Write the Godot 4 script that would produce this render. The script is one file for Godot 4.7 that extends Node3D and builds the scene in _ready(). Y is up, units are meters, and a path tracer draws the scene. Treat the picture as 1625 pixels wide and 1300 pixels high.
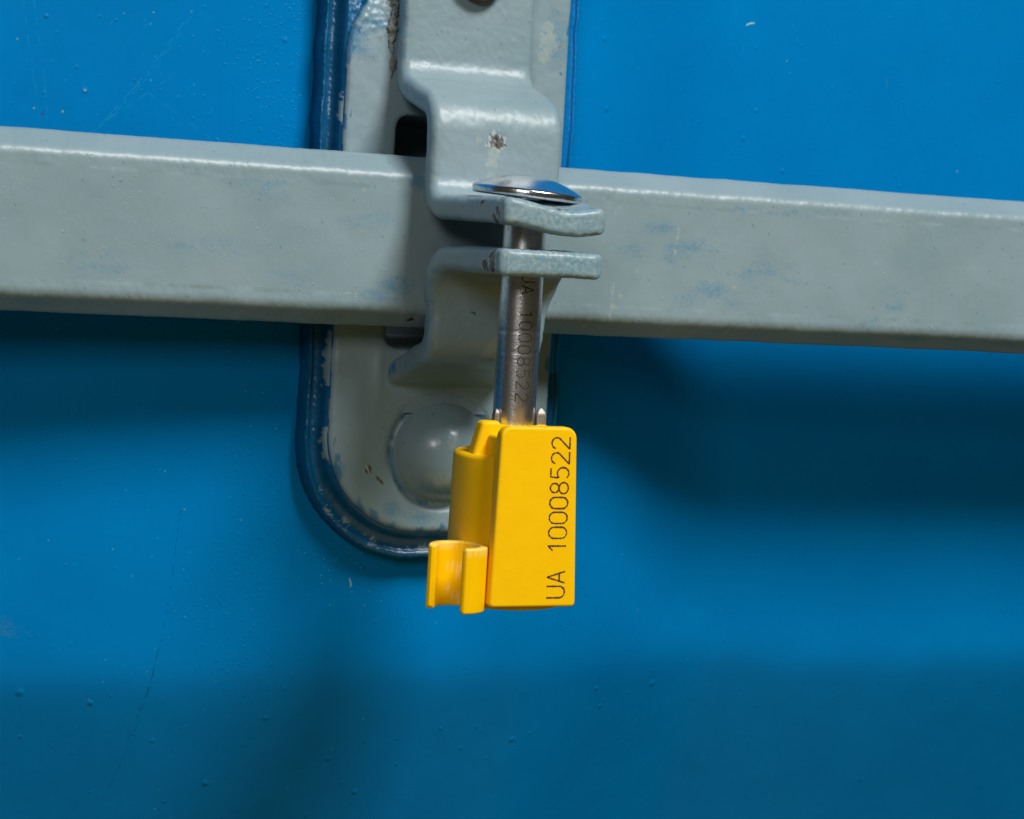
extends Node3D
# A yellow bolt seal closing a grey hasp over a locking bar on a blue metal door.
# All shapes are written in millimetres and scaled to metres when a mesh is committed.

const MM := 0.001
const CX := -8.4            # middle of plate, hasp and pin
const PLATE_Z := 10.5       # front face of the keeper plate
const PIN_Z := 52.0         # axis of the seal pin

var n_low := FastNoiseLite.new()
var n_mid := FastNoiseLite.new()
var n_fine := FastNoiseLite.new()
var n_warp := FastNoiseLite.new()
var n_streak := FastNoiseLite.new()

var NO_PAINT: Callable
var m_grey: StandardMaterial3D
var m_blue: StandardMaterial3D
var m_bead: StandardMaterial3D
var m_yellow: StandardMaterial3D
var m_print: StandardMaterial3D
var m_steel: StandardMaterial3D
var m_head: StandardMaterial3D
var m_mark: StandardMaterial3D
var m_clip: StandardMaterial3D
var m_rust: StandardMaterial3D

const GREY := Color(0.228, 0.325, 0.362)
const BLUE := Color(0.0, 0.185, 0.485)
const RUST := Color(0.065, 0.035, 0.028)
const BARE := Color(0.11, 0.115, 0.11)

# ------------------------------------------------------------------ set-up

func _ready() -> void:
	_camera()
	_lights()
	_noises()
	_materials()
	_panel()
	_keeper()
	_bar()
	_hasp()
	_seal()

func _camera() -> void:
	var yaw := deg_to_rad(22.0)
	var pitch := deg_to_rad(-5.0)
	var roll := deg_to_rad(3.3)
	var d := Vector3(sin(yaw) * cos(pitch), sin(pitch), -cos(yaw) * cos(pitch))
	var r0 := d.cross(Vector3.UP).normalized()
	var u0 := r0.cross(d)
	var r := r0 * cos(roll) + u0 * sin(roll)
	var u := -r0 * sin(roll) + u0 * cos(roll)
	var cam := Camera3D.new()
	cam.name = "camera"
	add_child(cam)
	cam.transform = Transform3D(Basis(r, u, -d), Vector3(0, 0, 0.03) - d * 0.445)
	cam.fov = 21.646
	cam.near = 0.02
	cam.far = 20.0
	cam.current = true
	var lens := CameraAttributesPhysical.new()
	lens.frustum_focal_length = 62.77
	lens.frustum_focus_distance = 0.425
	lens.frustum_near = 0.02
	lens.frustum_far = 20.0
	lens.exposure_aperture = 45.0
	cam.attributes = lens

func area(called: String, at: Vector3, to: Vector3, size: Vector2, energy: float, col: Color) -> void:
	var l := AreaLight3D.new()
	l.name = called
	add_child(l)
	l.look_at_from_position(at, to, Vector3.UP)
	l.area_size = size
	l.light_energy = energy
	l.light_color = col
	l.area_range = 10.0
	l.area_attenuation = 2.0
	l.shadow_enabled = true

func _lights() -> void:
	var e := Environment.new()
	e.background_mode = Environment.BG_COLOR
	e.background_color = Color(0.20, 0.185, 0.15)
	e.background_energy_multiplier = 1.0
	e.tonemap_mode = Environment.TONE_MAPPER_LINEAR
	e.tonemap_exposure = 1.0
	e.sdfgi_enabled = true
	e.ssao_enabled = true
	e.ssil_enabled = true
	var w := WorldEnvironment.new()
	w.name = "environment"
	w.environment = e
	add_child(w)
	# studio softbox high on the right, and a weaker one at the left
	area("key_softbox", Vector3(0.37, 1.20, 1.05), Vector3(0, 0, 0.02), Vector2(0.54, 0.46), 3.05, Color(1.0, 0.99, 0.98))
	area("fill_softbox", Vector3(-0.48, 0.33, 0.84), Vector3(0, 0, 0.02), Vector2(0.22, 0.22), 0.19, Color(1.0, 0.98, 0.96))
	area("low_reflector", Vector3(0.08, -0.75, 0.62), Vector3(0, 0, 0.02), Vector2(1.3, 0.9), 0.12, Color(1.0, 0.90, 0.52))

func _noises() -> void:
	var all := [[n_low, 0.035, 3], [n_mid, 0.22, 3], [n_fine, 1.6, 2], [n_warp, 0.9, 2], [n_streak, 0.30, 4]]
	for k in all.size():
		var n: FastNoiseLite = all[k][0]
		n.noise_type = FastNoiseLite.TYPE_SIMPLEX_SMOOTH
		n.seed = 11 + k * 7
		n.frequency = all[k][1]
		n.fractal_type = FastNoiseLite.FRACTAL_FBM
		n.fractal_octaves = all[k][2]

# ------------------------------------------------------------------ textures and materials

func srgb(c: Color) -> Color:
	return c.linear_to_srgb()

func noise_normal(size: int, freq: float, strength: float, rng_seed: int) -> Image:
	var n := FastNoiseLite.new()
	n.seed = rng_seed
	n.noise_type = FastNoiseLite.TYPE_SIMPLEX_SMOOTH
	n.frequency = freq
	n.fractal_octaves = 3
	var im := n.get_seamless_image(size, size)
	im.convert(Image.FORMAT_RGBA8)
	im.bump_map_to_normal_map(strength)
	return im

# a round blob of paint (or a pit, with a negative height) pressed into a normal map
func stamp_bump(im: Image, cx: float, cy: float, r: float, h: float, sx := 1.0, sy := 1.0) -> void:
	var w := im.get_width()
	var hh := im.get_height()
	var rx := int(ceil(r * sx))
	var ry := int(ceil(r * sy))
	for j in range(-ry, ry + 1):
		for i in range(-rx, rx + 1):
			var a := float(i) / (r * sx)
			var b := float(j) / (r * sy)
			var q := a * a + b * b
			if q >= 1.0:
				continue
			var k := 4.0 * h / r * (1.0 - q)
			var px := posmod(int(cx) + i, w)
			var py := posmod(int(cy) + j, hh)
			var old := im.get_pixel(px, py)
			var nx := (old.r * 2.0 - 1.0) + a * k / sx
			var ny := (old.g * 2.0 - 1.0) - b * k / sy
			var v := Vector3(nx, ny, 1.0).normalized()
			im.set_pixel(px, py, Color(v.x * 0.5 + 0.5, v.y * 0.5 + 0.5, v.z * 0.5 + 0.5))

func tex(im: Image) -> ImageTexture:
	im.generate_mipmaps()
	return ImageTexture.create_from_image(im)

func _materials() -> void:
	var rng := RandomNumberGenerator.new()
	rng.seed = 5
	# brushed-on grey paint: soft orange peel with grit under it
	var gn := noise_normal(1024, 0.008, 0.9, 3)
	for k in 1100:
		var big := rng.randf() < 0.06
		stamp_bump(gn, rng.randf() * 1024, rng.randf() * 1024, rng.randf_range(3.2, 5.2) if big else rng.randf_range(1.3, 2.4), rng.randf_range(0.3, 0.8))
	for k in 40:
		stamp_bump(gn, rng.randf() * 1024, rng.randf() * 1024, rng.randf_range(1.8, 3.0), -rng.randf_range(0.3, 0.8))
	var gtex := tex(gn)
	m_grey = StandardMaterial3D.new()
	m_grey.vertex_color_use_as_albedo = true
	m_grey.roughness = 0.40
	m_grey.metallic_specular = 0.5
	m_grey.normal_enabled = true
	m_grey.normal_texture = gtex
	m_grey.normal_scale = 1.0
	m_grey.uv1_triplanar = true
	m_grey.uv1_scale = Vector3.ONE * 11.0
	m_bead = m_grey.duplicate()
	m_bead.roughness = 0.28
	m_bead.normal_scale = 1.4
	m_bead.uv1_scale = Vector3.ONE * 22.0

	m_yellow = StandardMaterial3D.new()
	m_yellow.albedo_color = srgb(Color(0.99, 0.575, 0.0012))
	m_yellow.roughness = 0.42
	m_yellow.metallic_specular = 0.30
	m_yellow.normal_enabled = true
	m_yellow.normal_texture = tex(noise_normal(512, 0.02, 0.7, 21))
	m_yellow.normal_scale = 0.5
	m_yellow.uv1_triplanar = true
	m_yellow.uv1_scale = Vector3.ONE * 25.0

	var ya := Image.create(512, 512, false, Image.FORMAT_RGBA8)
	var yn := FastNoiseLite.new()
	yn.seed = 8
	yn.frequency = 0.012
	yn.fractal_octaves = 5
	var yi := yn.get_seamless_image(512, 512)
	for j in 512:
		for i in 512:
			var v := yi.get_pixel(i, j).r
			ya.set_pixel(i, j, Color(lerpf(0.985, 1.0, v), lerpf(0.975, 1.0, v), 1.0))
	for q in 70:       # hairline scuffs in the plastic
		var a := Vector2(rng.randf() * 512, rng.randf() * 512)
		var dir := Vector2.from_angle(rng.randf() * TAU)
		for w in rng.randi_range(8, 46):
			var px := posmod(int(a.x + dir.x * w), 512)
			var py := posmod(int(a.y + dir.y * w), 512)
			ya.set_pixel(px, py, ya.get_pixel(px, py).lerp(Color(1.0, 1.0, 4.0), 0.10))
	m_yellow.albedo_texture = tex(ya)
	m_print = StandardMaterial3D.new()
	m_print.albedo_color = srgb(Color(0.075, 0.03, 0.01))
	m_print.roughness = 0.7

	var sn := noise_normal(512, 0.09, 1.6, 31)
	m_steel = StandardMaterial3D.new()
	m_steel.vertex_color_use_as_albedo = true
	m_steel.metallic = 1.0
	m_steel.roughness = 0.31
	m_steel.normal_enabled = true
	m_steel.normal_texture = tex(sn)
	m_steel.normal_scale = 0.4
	m_steel.uv1_triplanar = true
	m_steel.uv1_scale = Vector3.ONE * 40.0
	m_head = m_steel.duplicate()
	m_head.albedo_color = Color(1.0, 1.0, 1.0)
	m_head.roughness = 0.22
	m_head.normal_scale = 0.3

	m_clip = m_steel.duplicate()
	m_clip.albedo_color = Color(0.72, 0.68, 0.64)
	m_clip.roughness = 0.55

	m_mark = StandardMaterial3D.new()
	m_mark.albedo_color = srgb(Color(0.075, 0.07, 0.05))
	m_mark.metallic = 0.8
	m_mark.roughness = 0.55

	m_rust = StandardMaterial3D.new()
	m_rust.vertex_color_use_as_albedo = true
	m_rust.roughness = 0.85
	m_rust.normal_enabled = true
	m_rust.normal_texture = gtex
	m_rust.normal_scale = 2.0
	m_rust.uv1_triplanar = true
	m_rust.uv1_scale = Vector3.ONE * 40.0

# ------------------------------------------------------------------ mesh helpers

func sstep(a: float, b: float, x: float) -> float:
	var t := clampf((x - a) / (b - a), 0.0, 1.0)
	return t * t * (3.0 - 2.0 * t)

# pos holds nu rings of nv points (mm); rings close on themselves when closed is true.
# ref points to the outside of an open sheet; closed rings find it themselves.
func grid(pos: PackedVector3Array, nu: int, nv: int, closed: bool, ref: Vector3, paint: Callable, caps: int, uv_box := Rect2()) -> ArrayMesh:
	var nor := PackedVector3Array()
	nor.resize(nu * nv)
	var score := 0.0
	for i in nu:
		var ia := maxi(i - 1, 0) * nv
		var ib := mini(i + 1, nu - 1) * nv
		var mid := Vector3.ZERO
		if closed:
			for j in range(0, nv, maxi(1, nv / 16)):
				mid += pos[i * nv + j]
			mid /= ceil(float(nv) / maxi(1, nv / 16))
		for j in nv:
			var ja := (j + nv - 1) % nv if closed else maxi(j - 1, 0)
			var jb := (j + 1) % nv if closed else mini(j + 1, nv - 1)
			var n := (pos[ib + j] - pos[ia + j]).cross(pos[i * nv + jb] - pos[i * nv + ja])
			if n.length_squared() < 1e-14:
				n = Vector3.ZERO
			else:
				n = n.normalized()
			nor[i * nv + j] = n
			score += n.dot(ref if not closed else pos[i * nv + j] - mid)
	var sgn := 1.0 if score >= 0.0 else -1.0
	var col := PackedColorArray()
	var uvs := PackedVector2Array()
	var vtx := PackedVector3Array()
	var use_uv := uv_box.size.x > 0.0
	for k in nu * nv:
		var n := nor[k] * sgn
		if n == Vector3.ZERO:
			n = ref if ref != Vector3.ZERO else Vector3.UP
		nor[k] = n
		vtx.append(pos[k] * MM)
		if paint.is_valid():
			col.append(paint.call(pos[k], n))
		if use_uv:
			uvs.append(Vector2((pos[k].x - uv_box.position.x) / uv_box.size.x, (uv_box.end.y - pos[k].y) / uv_box.size.y))
	var idx := PackedInt32Array()
	var jn := nv if closed else nv - 1
	for i in nu - 1:
		for j in jn:
			var a := i * nv + j
			var b := i * nv + (j + 1) % nv
			var c := a + nv
			var d := b + nv
			if sgn > 0.0:
				idx.append_array(PackedInt32Array([a, b, c, b, d, c]))
			else:
				idx.append_array(PackedInt32Array([a, c, b, b, c, d]))
	if caps > 0:          # 2 closes both ends, 1 only the first
		for e in caps:
			var i0 := 0 if e == 0 else (nu - 1) * nv
			var i1 := nv if e == 0 else (nu - 2) * nv
			var mid := Vector3.ZERO
			for j in nv:
				mid += pos[i0 + j]
			mid /= nv
			var inner := Vector3.ZERO
			for j in nv:
				inner += pos[i1 + j]
			inner /= nv
			var cn := Vector3.ZERO
			for j in nv:
				cn += (pos[i0 + j] - mid).cross(pos[i0 + (j + 1) % nv] - mid)
			cn = cn.normalized()
			var same := cn.dot(mid - inner) >= 0.0
			if not same:
				cn = -cn
			var base := vtx.size()
			for j in nv + 1:
				var p := mid if j == nv else pos[i0 + j]
				vtx.append(p * MM)
				nor.append(cn)
				if paint.is_valid():
					col.append(paint.call(p, cn))
				if use_uv:
					uvs.append(Vector2.ZERO)
			for j in nv:
				var b := base + j
				var c := base + (j + 1) % nv
				if same:
					idx.append_array(PackedInt32Array([base + nv, c, b]))
				else:
					idx.append_array(PackedInt32Array([base + nv, b, c]))
	var arr := []
	arr.resize(Mesh.ARRAY_MAX)
	arr[Mesh.ARRAY_VERTEX] = vtx
	arr[Mesh.ARRAY_NORMAL] = nor
	if paint.is_valid():
		arr[Mesh.ARRAY_COLOR] = col
	if use_uv:
		arr[Mesh.ARRAY_TEX_UV] = uvs
	arr[Mesh.ARRAY_INDEX] = idx
	var mesh := ArrayMesh.new()
	mesh.add_surface_from_arrays(Mesh.PRIMITIVE_TRIANGLES, arr)
	return mesh

func part(called: String, mesh: Mesh, mat: Material, parent: Node) -> MeshInstance3D:
	var o := MeshInstance3D.new()
	o.name = called
	o.mesh = mesh
	o.material_override = mat
	parent.add_child(o, true)
	return o

func thing(called: String, label: String, category: String) -> Node3D:
	var o := Node3D.new()
	o.name = called
	add_child(o)
	o.set_meta("label", label)
	o.set_meta("category", category)
	return o

# rounded rectangle, half sizes ha x hb; point counts along the two sides and a corner
func round_rect(ha: float, hb: float, rc: float, na: int, nb: int, nc: int) -> PackedVector2Array:
	var r := minf(rc, minf(ha, hb) * 0.999)
	var out := PackedVector2Array()
	var cs := [Vector2(ha - r, hb - r), Vector2(-ha + r, hb - r), Vector2(-ha + r, -hb + r), Vector2(ha - r, -hb + r)]
	for q in 4:
		for k in nc + 1:
			var a := PI * 0.5 * (q + float(k) / nc)
			out.append(cs[q] + Vector2(cos(a), sin(a)) * r)
		var n := na if q % 2 == 0 else nb
		var p0: Vector2 = out[out.size() - 1]
		var a1 := PI * 0.5 * (q + 1)
		var p1: Vector2 = cs[(q + 1) % 4] + Vector2(cos(a1), sin(a1)) * r
		for k in range(1, n):
			out.append(p0.lerp(p1, float(k) / n))
	return out

# polyline in (y, z) with rounded corners, sampled every step mm
func rounded_path(pts: Array, radii: Array, step: float) -> PackedVector2Array:
	var fine := PackedVector2Array()
	fine.append(pts[0])
	for k in range(1, pts.size() - 1):
		var p: Vector2 = pts[k]
		var a: Vector2 = (pts[k - 1] - p).normalized()
		var b: Vector2 = (pts[k + 1] - p).normalized()
		var half := acos(clampf(a.dot(b), -1.0, 1.0)) * 0.5
		var r: float = radii[k]
		var cut := r / tan(half)
		var centre := p + (a + b).normalized() * (r / sin(half))
		var v0 := p + a * cut - centre
		var v1 := p + b * cut - centre
		var turn := v0.angle_to(v1)
		for i in 25:
			fine.append(centre + v0.rotated(turn * i / 24.0))
	fine.append(pts[pts.size() - 1])
	var out := PackedVector2Array()
	out.append(fine[0])
	var left := step
	for k in range(1, fine.size()):
		var a := fine[k - 1]
		var len := a.distance_to(fine[k])
		var t := left
		while t <= len:
			out.append(a.lerp(fine[k], t / len))
			t += step
		left = t - len
	if out[out.size() - 1].distance_to(fine[fine.size() - 1]) > step * 0.2:
		out.append(fine[fine.size() - 1])
	return out

# a bent strap: width along x, thickness across the path, softened edges, a rounded far end
func strap(path: PackedVector2Array, thick: float, edge: float, width: Callable, dent: Callable, paint: Callable, na: int) -> ArrayMesh:
	var pos := PackedVector3Array()
	var n := path.size()
	var s := PackedFloat32Array()
	s.resize(n)
	for i in range(1, n):
		s[i] = s[i - 1] + path[i].distance_to(path[i - 1])
	var stations := []
	for i in n:
		stations.append([path[i], i, s[n - 1] - s[i]])
	var tip: Array = stations.pop_back()
	for q in [1.75, 1.3, 0.95, 0.7, 0.5, 0.34, 0.2, 0.1, 0.04, 0.0]:
		stations.append([tip[0] - (path[n - 1] - path[n - 2]).normalized() * q, n - 1, q])
	for q in 9:
		stations.append([tip[0], n - 1, -(q + 1) / 9.0])       # rings that close the end face
	var nv := 0
	for st in stations:
		var i: int = st[1]
		var t := (path[mini(i + 2, n - 1)] - path[maxi(i - 2, 0)]).normalized()
		var nn := Vector2(t.y, -t.x)
		var e: float = st[2]
		var ed := lerpf(edge, 1.35, sstep(44.0, 58.0, path[i].y))
		var inset := 0.0
		if e < 0.0:
			inset = ed + (thick * 0.5 - ed - 0.004) * -e
		elif e < ed:
			inset = ed - sqrt(maxf(ed * ed - (ed - e) * (ed - e), 0.0))
		var w: Vector2 = width.call(path[i], maxf(e, 0.0))      # (centre x, half width)
		var rr := round_rect(w.y - inset, thick * 0.5 - inset, maxf(ed - inset, 0.25), na, 6, 6)
		nv = rr.size()
		for q in rr:
			var p := Vector3(w.x + q.x, st[0].x + nn.x * q.y, st[0].y + nn.y * q.y)
			pos.append(p + dent.call(p, Vector3(0, nn.x, nn.y)))
	return grid(pos, stations.size(), nv, true, Vector3.ZERO, paint, 1)

# rings of radius r at height h round an axis
func lathe(profile: Array, at: Vector3, axis: Vector3, seg: int, paint: Callable, wobble := 0.0) -> ArrayMesh:
	var side := axis.cross(Vector3(0.3, 0.9, 0.2) if absf(axis.y) < 0.8 else Vector3(1, 0, 0)).normalized()
	var other := axis.cross(side)
	var pos := PackedVector3Array()
	for p in profile:
		for j in seg:
			var a := TAU * j / seg
			var q: Vector3 = at + axis * p.y + (side * cos(a) + other * sin(a)) * p.x
			if wobble > 0.0:
				q += axis * n_mid.get_noise_3dv(q) * wobble
			pos.append(q)
	return grid(pos, profile.size(), seg, true, Vector3.ZERO, paint, 2)

func arc_profile(out: Array, c: Vector2, r: float, a0: float, a1: float, n: int) -> void:
	for k in n + 1:
		var a := deg_to_rad(lerpf(a0, a1, float(k) / n))
		out.append(c + Vector2(cos(a), sin(a)) * r)

# ------------------------------------------------------------------ paint on the grey metal

# scuffs: [centre, radii, strength] where blue paint has rubbed off on the grey
# chips: [centre, radius, 0 rust / 1 bare metal / 2 blue / 3 pale stain]
func grey_paint(p: Vector3, scuffs: Array, chips: Array) -> Color:
	var lo := n_low.get_noise_3dv(p)
	var fi := n_fine.get_noise_3dv(p)
	var c := GREY * (1.0 + 0.10 * lo + 0.025 * fi)
	c.r *= 1.0 + 0.06 * lo
	var st := n_streak.get_noise_3d(p.x * 0.35, p.y, p.z)
	var hit := 0.0
	for s in scuffs:
		var q: Vector3 = (p - s[0]) / s[1]
		var d := q.length_squared()
		if d < 1.0:
			hit = maxf(hit, s[2] * (1.0 - d))
	var m := sstep(0.42, 1.25, hit * 1.15 + 0.55 * st + 0.55 * fi + 0.10)
	if m > 0.0:
		c = c.lerp(Color(0.015, 0.19, 0.36), m * 0.5)
	if p.z > 65.0:      # raw sheared ends: thin pale paint over blue
		var raw := n_warp.get_noise_3dv(p * 0.9) + 0.5 * fi + 0.25 * n_mid.get_noise_3dv(p * 0.5)
		if raw > 0.05:
			c = c.lerp(Color(0.40, 0.53, 0.53), clampf(raw * 0.8, 0.0, 0.20))
		elif raw < -0.12:
			c = c.lerp(Color(0.03, 0.24, 0.34), clampf(-raw * 0.8, 0.0, 0.22))
	if fi < -0.74:
		c = c.lerp(Color(0.07, 0.075, 0.07), 0.5)
	for ch in chips:
		if ch.size() > 3:
			var near := Geometry3D.get_closest_point_to_segment(p, ch[0], ch[3])
			if near.distance_to(p) < ch[1] and n_warp.get_noise_3dv(p) > -0.2:
				c = c.lerp(Color(0.50, 0.52, 0.47), 0.3)
			continue
		var dd: Vector3 = p - ch[0]
		var r: float = ch[1]
		if dd.length_squared() > r * r * 4.0:
			continue
		var d := dd.length() / r + 0.55 * n_warp.get_noise_3dv(p) + 0.35 * fi
		match int(ch[2]):
			0:
				if d < 0.92:
					c = RUST * (1.0 + 0.8 * fi)
				elif d < 1.12:
					c = c.lerp(Color(0.55, 0.60, 0.56), 0.35)
			1:
				if d < 0.9:
					c = BARE * (1.0 + 1.4 * fi)
				elif d < 1.15:
					c = c.lerp(Color(0.55, 0.60, 0.55), 0.6)
			2:
				if d < 0.9:
					c = Color(0.01, 0.17, 0.40)
			3:
				if d < 1.0:
					c = c.lerp(Color(0.37, 0.43, 0.38), 0.35 + 0.4 * clampf(fi + 0.3, 0.0, 1.0))
	c.a = 1.0
	return c

# ------------------------------------------------------------------ the blue panel

func panel_z(x: float, y: float) -> float:
	# the sheet stands proud round the bracket, falls back at both sides, and folds inward low down
	var z := -25.0 * sstep(14.0, 82.0, x) - 7.0 * sstep(-40.0, -125.0, x)
	var fold_y := -62.5 - 5.5 * sstep(40.0, 120.0, x)
	var t := fold_y - y
	var soft := 0.5 * (t + sqrt(t * t + 26.0))
	z -= 0.42 * soft
	z += 0.12 * n_low.get_noise_2d(x * 0.7, y * 0.7)
	# the pocket behind the slot of the keeper plate
	if absf(x - CX) < 17.5 and absf(y - 35.2) < 28.5:
		z -= 34.0
	return z

func _panel() -> void:
	var box := Rect2(-150.0, -130.0, 340.0, 272.0)
	var W := 2048
	var H := 1638
	var k := W / box.size.x
	var n := FastNoiseLite.new()
	n.seed = 77
	n.frequency = 0.004
	n.fractal_octaves = 4
	var im := Image.create(W, H, false, Image.FORMAT_RGBA8)
	var base := srgb(BLUE)
	im.fill(base)
	var nm := noise_normal(2048, 0.012, 0.5, 91)
	nm.crop(W, H)
	var rng := RandomNumberGenerator.new()
	rng.seed = 42
	var to_px := func(x: float, y: float) -> Vector2:
		return Vector2((x - box.position.x) * k, (box.end.y - y) * k)
	# large soft differences of tone in the enamel
	for j in range(0, H, 2):
		for i in range(0, W, 2):
			var v := n.get_noise_2d(i, j)
			var c := Color(base.r, base.g * (1.0 + 0.035 * v), base.b * (1.0 + 0.025 * v))
			im.set_pixel(i, j, c)
			im.set_pixel(mini(i + 1, W - 1), j, c)
			im.set_pixel(i, mini(j + 1, H - 1), c)
			im.set_pixel(mini(i + 1, W - 1), mini(j + 1, H - 1), c)
	# grit under the paint
	for q in 900:
		var x := rng.randf() * W
		var y := rng.randf() * H
		var r := rng.randf_range(1.6, 2.6) if rng.randf() < 0.85 else rng.randf_range(3.0, 4.6)
		stamp_bump(nm, x, y, r, rng.randf_range(0.35, 0.8))
	for q in 700:      # thicker grit along the left of the bracket
		var p: Vector2 = to_px.call(-40.0 - absf(rng.randfn()) * 9.0, rng.randf_range(-60.0, 90.0))
		stamp_bump(nm, p.x, p.y, rng.randf_range(1.5, 2.6), rng.randf_range(0.3, 0.7))
	var bumps := [[-44, 74, 5.0], [-84.7, 60.5, 5.0], [30.8, 80.8, 5], [32.8, 65.4, 5.5], [78.6, 62, 6], [81.7, 69, 4.5], [-93, 75, 4], [62.8, -71.5, 7], [46, -75, 5], [43, -70, 5], [-92.8, -65.5, 7], [-23.7, -83, 4], [-51, -88, 6], [-78, -68, 5], [-40, -72, 5], [20, -80, 6], [90, 55, 5], [-16, -92, 5]]
	for b in bumps:
		var p: Vector2 = to_px.call(b[0], b[1])
		stamp_bump(nm, p.x, p.y, b[2], 1.1)
	# pale specks of dust and overspray
	var dot := func(x: float, y: float, r: float, c: Color, a: float) -> void:
		var p: Vector2 = to_px.call(x, y)
		for j in range(-int(r) - 1, int(r) + 2):
			for i in range(-int(r) - 1, int(r) + 2):
				var px := int(p.x) + i
				var py := int(p.y) + j
				var d := Vector2(px + 0.5 - p.x, py + 0.5 - p.y).length() + 0.5 * n.get_noise_2d(px * 60.0, py * 60.0)
				if d < r and px >= 0 and py >= 0 and px < W and py < H:
					im.set_pixel(px, py, im.get_pixel(px, py).lerp(c, a * clampf(r - d, 0.0, 1.0)))
	var pale := Color(0.62, 0.72, 0.70)
	for q in 420:
		var x := rng.randf_range(-150.0, 190.0)
		if rng.randf() < 0.6:
			x = -45.0 - absf(rng.randfn()) * 34.0
		dot.call(x, rng.randf_range(-130.0, 142.0), rng.randf_range(0.8, 1.5), pale, rng.randf_range(0.25, 0.8))
	for q in 60:
		dot.call(-26.0 + rng.randfn() * 5.0, -38.0 + rng.randfn() * 5.0, rng.randf_range(0.8, 1.4), pale, 0.6)
	for b in [[-71.6, 77.5, 2.4], [-37.6, 74.8, 2.6], [-84.7, 60.6, 3.2], [-94.7, 56.3, 2.6], [-98.5, 70, 2.4], [-89, 56, 3.0], [-77.5, 76.8, 2.0], [-23.5, -80.6, 2.0], [-17.5, -73.0, 1.8], [-31.9, -90.4, 2.0], [-42, -8, 2.2], [-47.5, -7.6, 1.8], [140, 58, 2.6]]:
		dot.call(b[0], b[1], b[2] * 0.72, Color(0.60, 0.66, 0.60), 0.8)
	for q in 34:       # specks of dirt beside the foot of the seal
		dot.call(29.0 + rng.randfn() * 3.0, -46.5 + rng.randfn() * 4.0, rng.randf_range(0.8, 2.4), Color(0.02, 0.16, 0.26), rng.randf_range(0.2, 0.55))
	dot.call(-93.0, 55.2, 1.6, Color(0.45, 0.12, 0.08), 0.9)
	# scratches: [from, to, tone, strength, jitter]
	var line := func(a: Vector2, b: Vector2, c: Color, s: float, broken: float, bend: float) -> void:
		var pa: Vector2 = to_px.call(a.x, a.y)
		var pb: Vector2 = to_px.call(b.x, b.y)
		var side := (pb - pa).orthogonal().normalized()
		var len := int(pa.distance_to(pb) * 1.5)
		for q in len:
			var t := float(q) / len
			var p := pa.lerp(pb, t) + side * (bend * sin(t * PI) * k + 1.5 * n.get_noise_1d(q * 6.0 + a.x * 31.0))
			if n.get_noise_1d(q * 14.0 + a.y * 57.0) < broken:
				continue
			var px := int(p.x)
			var py := int(p.y)
			if px >= 0 and py >= 0 and px < W and py < H:
				im.set_pixel(px, py, im.get_pixel(px, py).lerp(c, s))
	var scr := Color(0.30, 0.62, 0.78)
	line.call(Vector2(-64, 78), Vector2(-83, 52), scr, 0.28, 0.0, 0.8)
	line.call(Vector2(-62.8, 79), Vector2(-81.5, 53), scr, 0.2, 0.05, 0.9)
	line.call(Vector2(-66, 66), Vector2(-80, 55), scr, 0.25, 0.05, 0.2)
	line.call(Vector2(-72, 61), Vector2(-55, 50), scr, 0.25, 0.05, 0.0)
	line.call(Vector2(-98, 80), Vector2(-93.5, 54), scr, 0.2, 0.05, 0.0)
	line.call(Vector2(-96, 80), Vector2(-92, 54), scr, 0.2, 0.05, 0.4)
	line.call(Vector2(-61.7, -26), Vector2(-69.5, -78), Color(0.0, 0.22, 0.36), 0.3, 0.0, 1.4)
	line.call(Vector2(-65.5, -60), Vector2(-73.0, -92), Color(0.0, 0.22, 0.36), 0.22, -0.1, 0.8)
	for q in 26:
		var a := Vector2(rng.randf_range(-110.0, 150.0), rng.randf_range(-100.0, 95.0))
		line.call(a, a + Vector2(rng.randfn() * 2.0, -rng.randf_range(2.0, 14.0)), scr, rng.randf_range(0.1, 0.3), 0.1, 0.2)
	# pale scuffs on the left edge, and short flecks
	for q in 90:
		var a := Vector2(-97.5 + rng.randfn() * 2.2, -51.0 + rng.randfn() * 1.3)
		line.call(a, a + Vector2(rng.randf_range(0.4, 1.5), rng.randfn() * 0.5), Color(0.20, 0.47, 0.66), 0.5, -0.1, 0.0)
	line.call(Vector2(-23.8, -40.6), Vector2(-23.4, -42.6), Color(0.65, 0.70, 0.66), 0.9, -1.0, 0.1)
	line.call(Vector2(-23.6, -40.8), Vector2(-23.2, -42.4), Color(0.65, 0.70, 0.66), 0.8, -1.0, 0.1)
	for q in 7:
		line.call(Vector2(77.2 + q * 0.03, 89.0 + q * 0.06), Vector2(79.6, 89.6 + q * 0.05), Color(0.62, 0.74, 0.74), 0.7, -0.3, 0.2)
	line.call(Vector2(117.0, 80.2), Vector2(117.8, 77.0), Color(0.25, 0.55, 0.60), 0.5, -0.4, 0.1)
	# a run of paint that stopped above the bar: a raised lip round its end
	for s in [-1, 1]:
		for q in 260:
			var t := q / 260.0
			var x: float = -55.8 + s * 1.45
			var y := 52.6 + t * 20.0
			if t < 0.75 - 0.2 * s:
				var p: Vector2 = to_px.call(x, y)
				stamp_bump(nm, p.x, p.y, 2.2, 0.10 * s * (1.0 - t))
	for q in 60:
		var a := PI + PI * q / 59.0
		var p: Vector2 = to_px.call(-55.8 + 1.45 * cos(a), 52.6 + 1.6 * sin(a))
		stamp_bump(nm, p.x, p.y, 2.4, 0.22)
	m_blue = StandardMaterial3D.new()
	m_blue.albedo_texture = tex(im)
	m_blue.roughness = 0.30
	m_blue.metallic_specular = 0.16
	m_blue.normal_enabled = true
	m_blue.normal_texture = tex(nm)
	m_blue.normal_scale = 0.9
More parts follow.
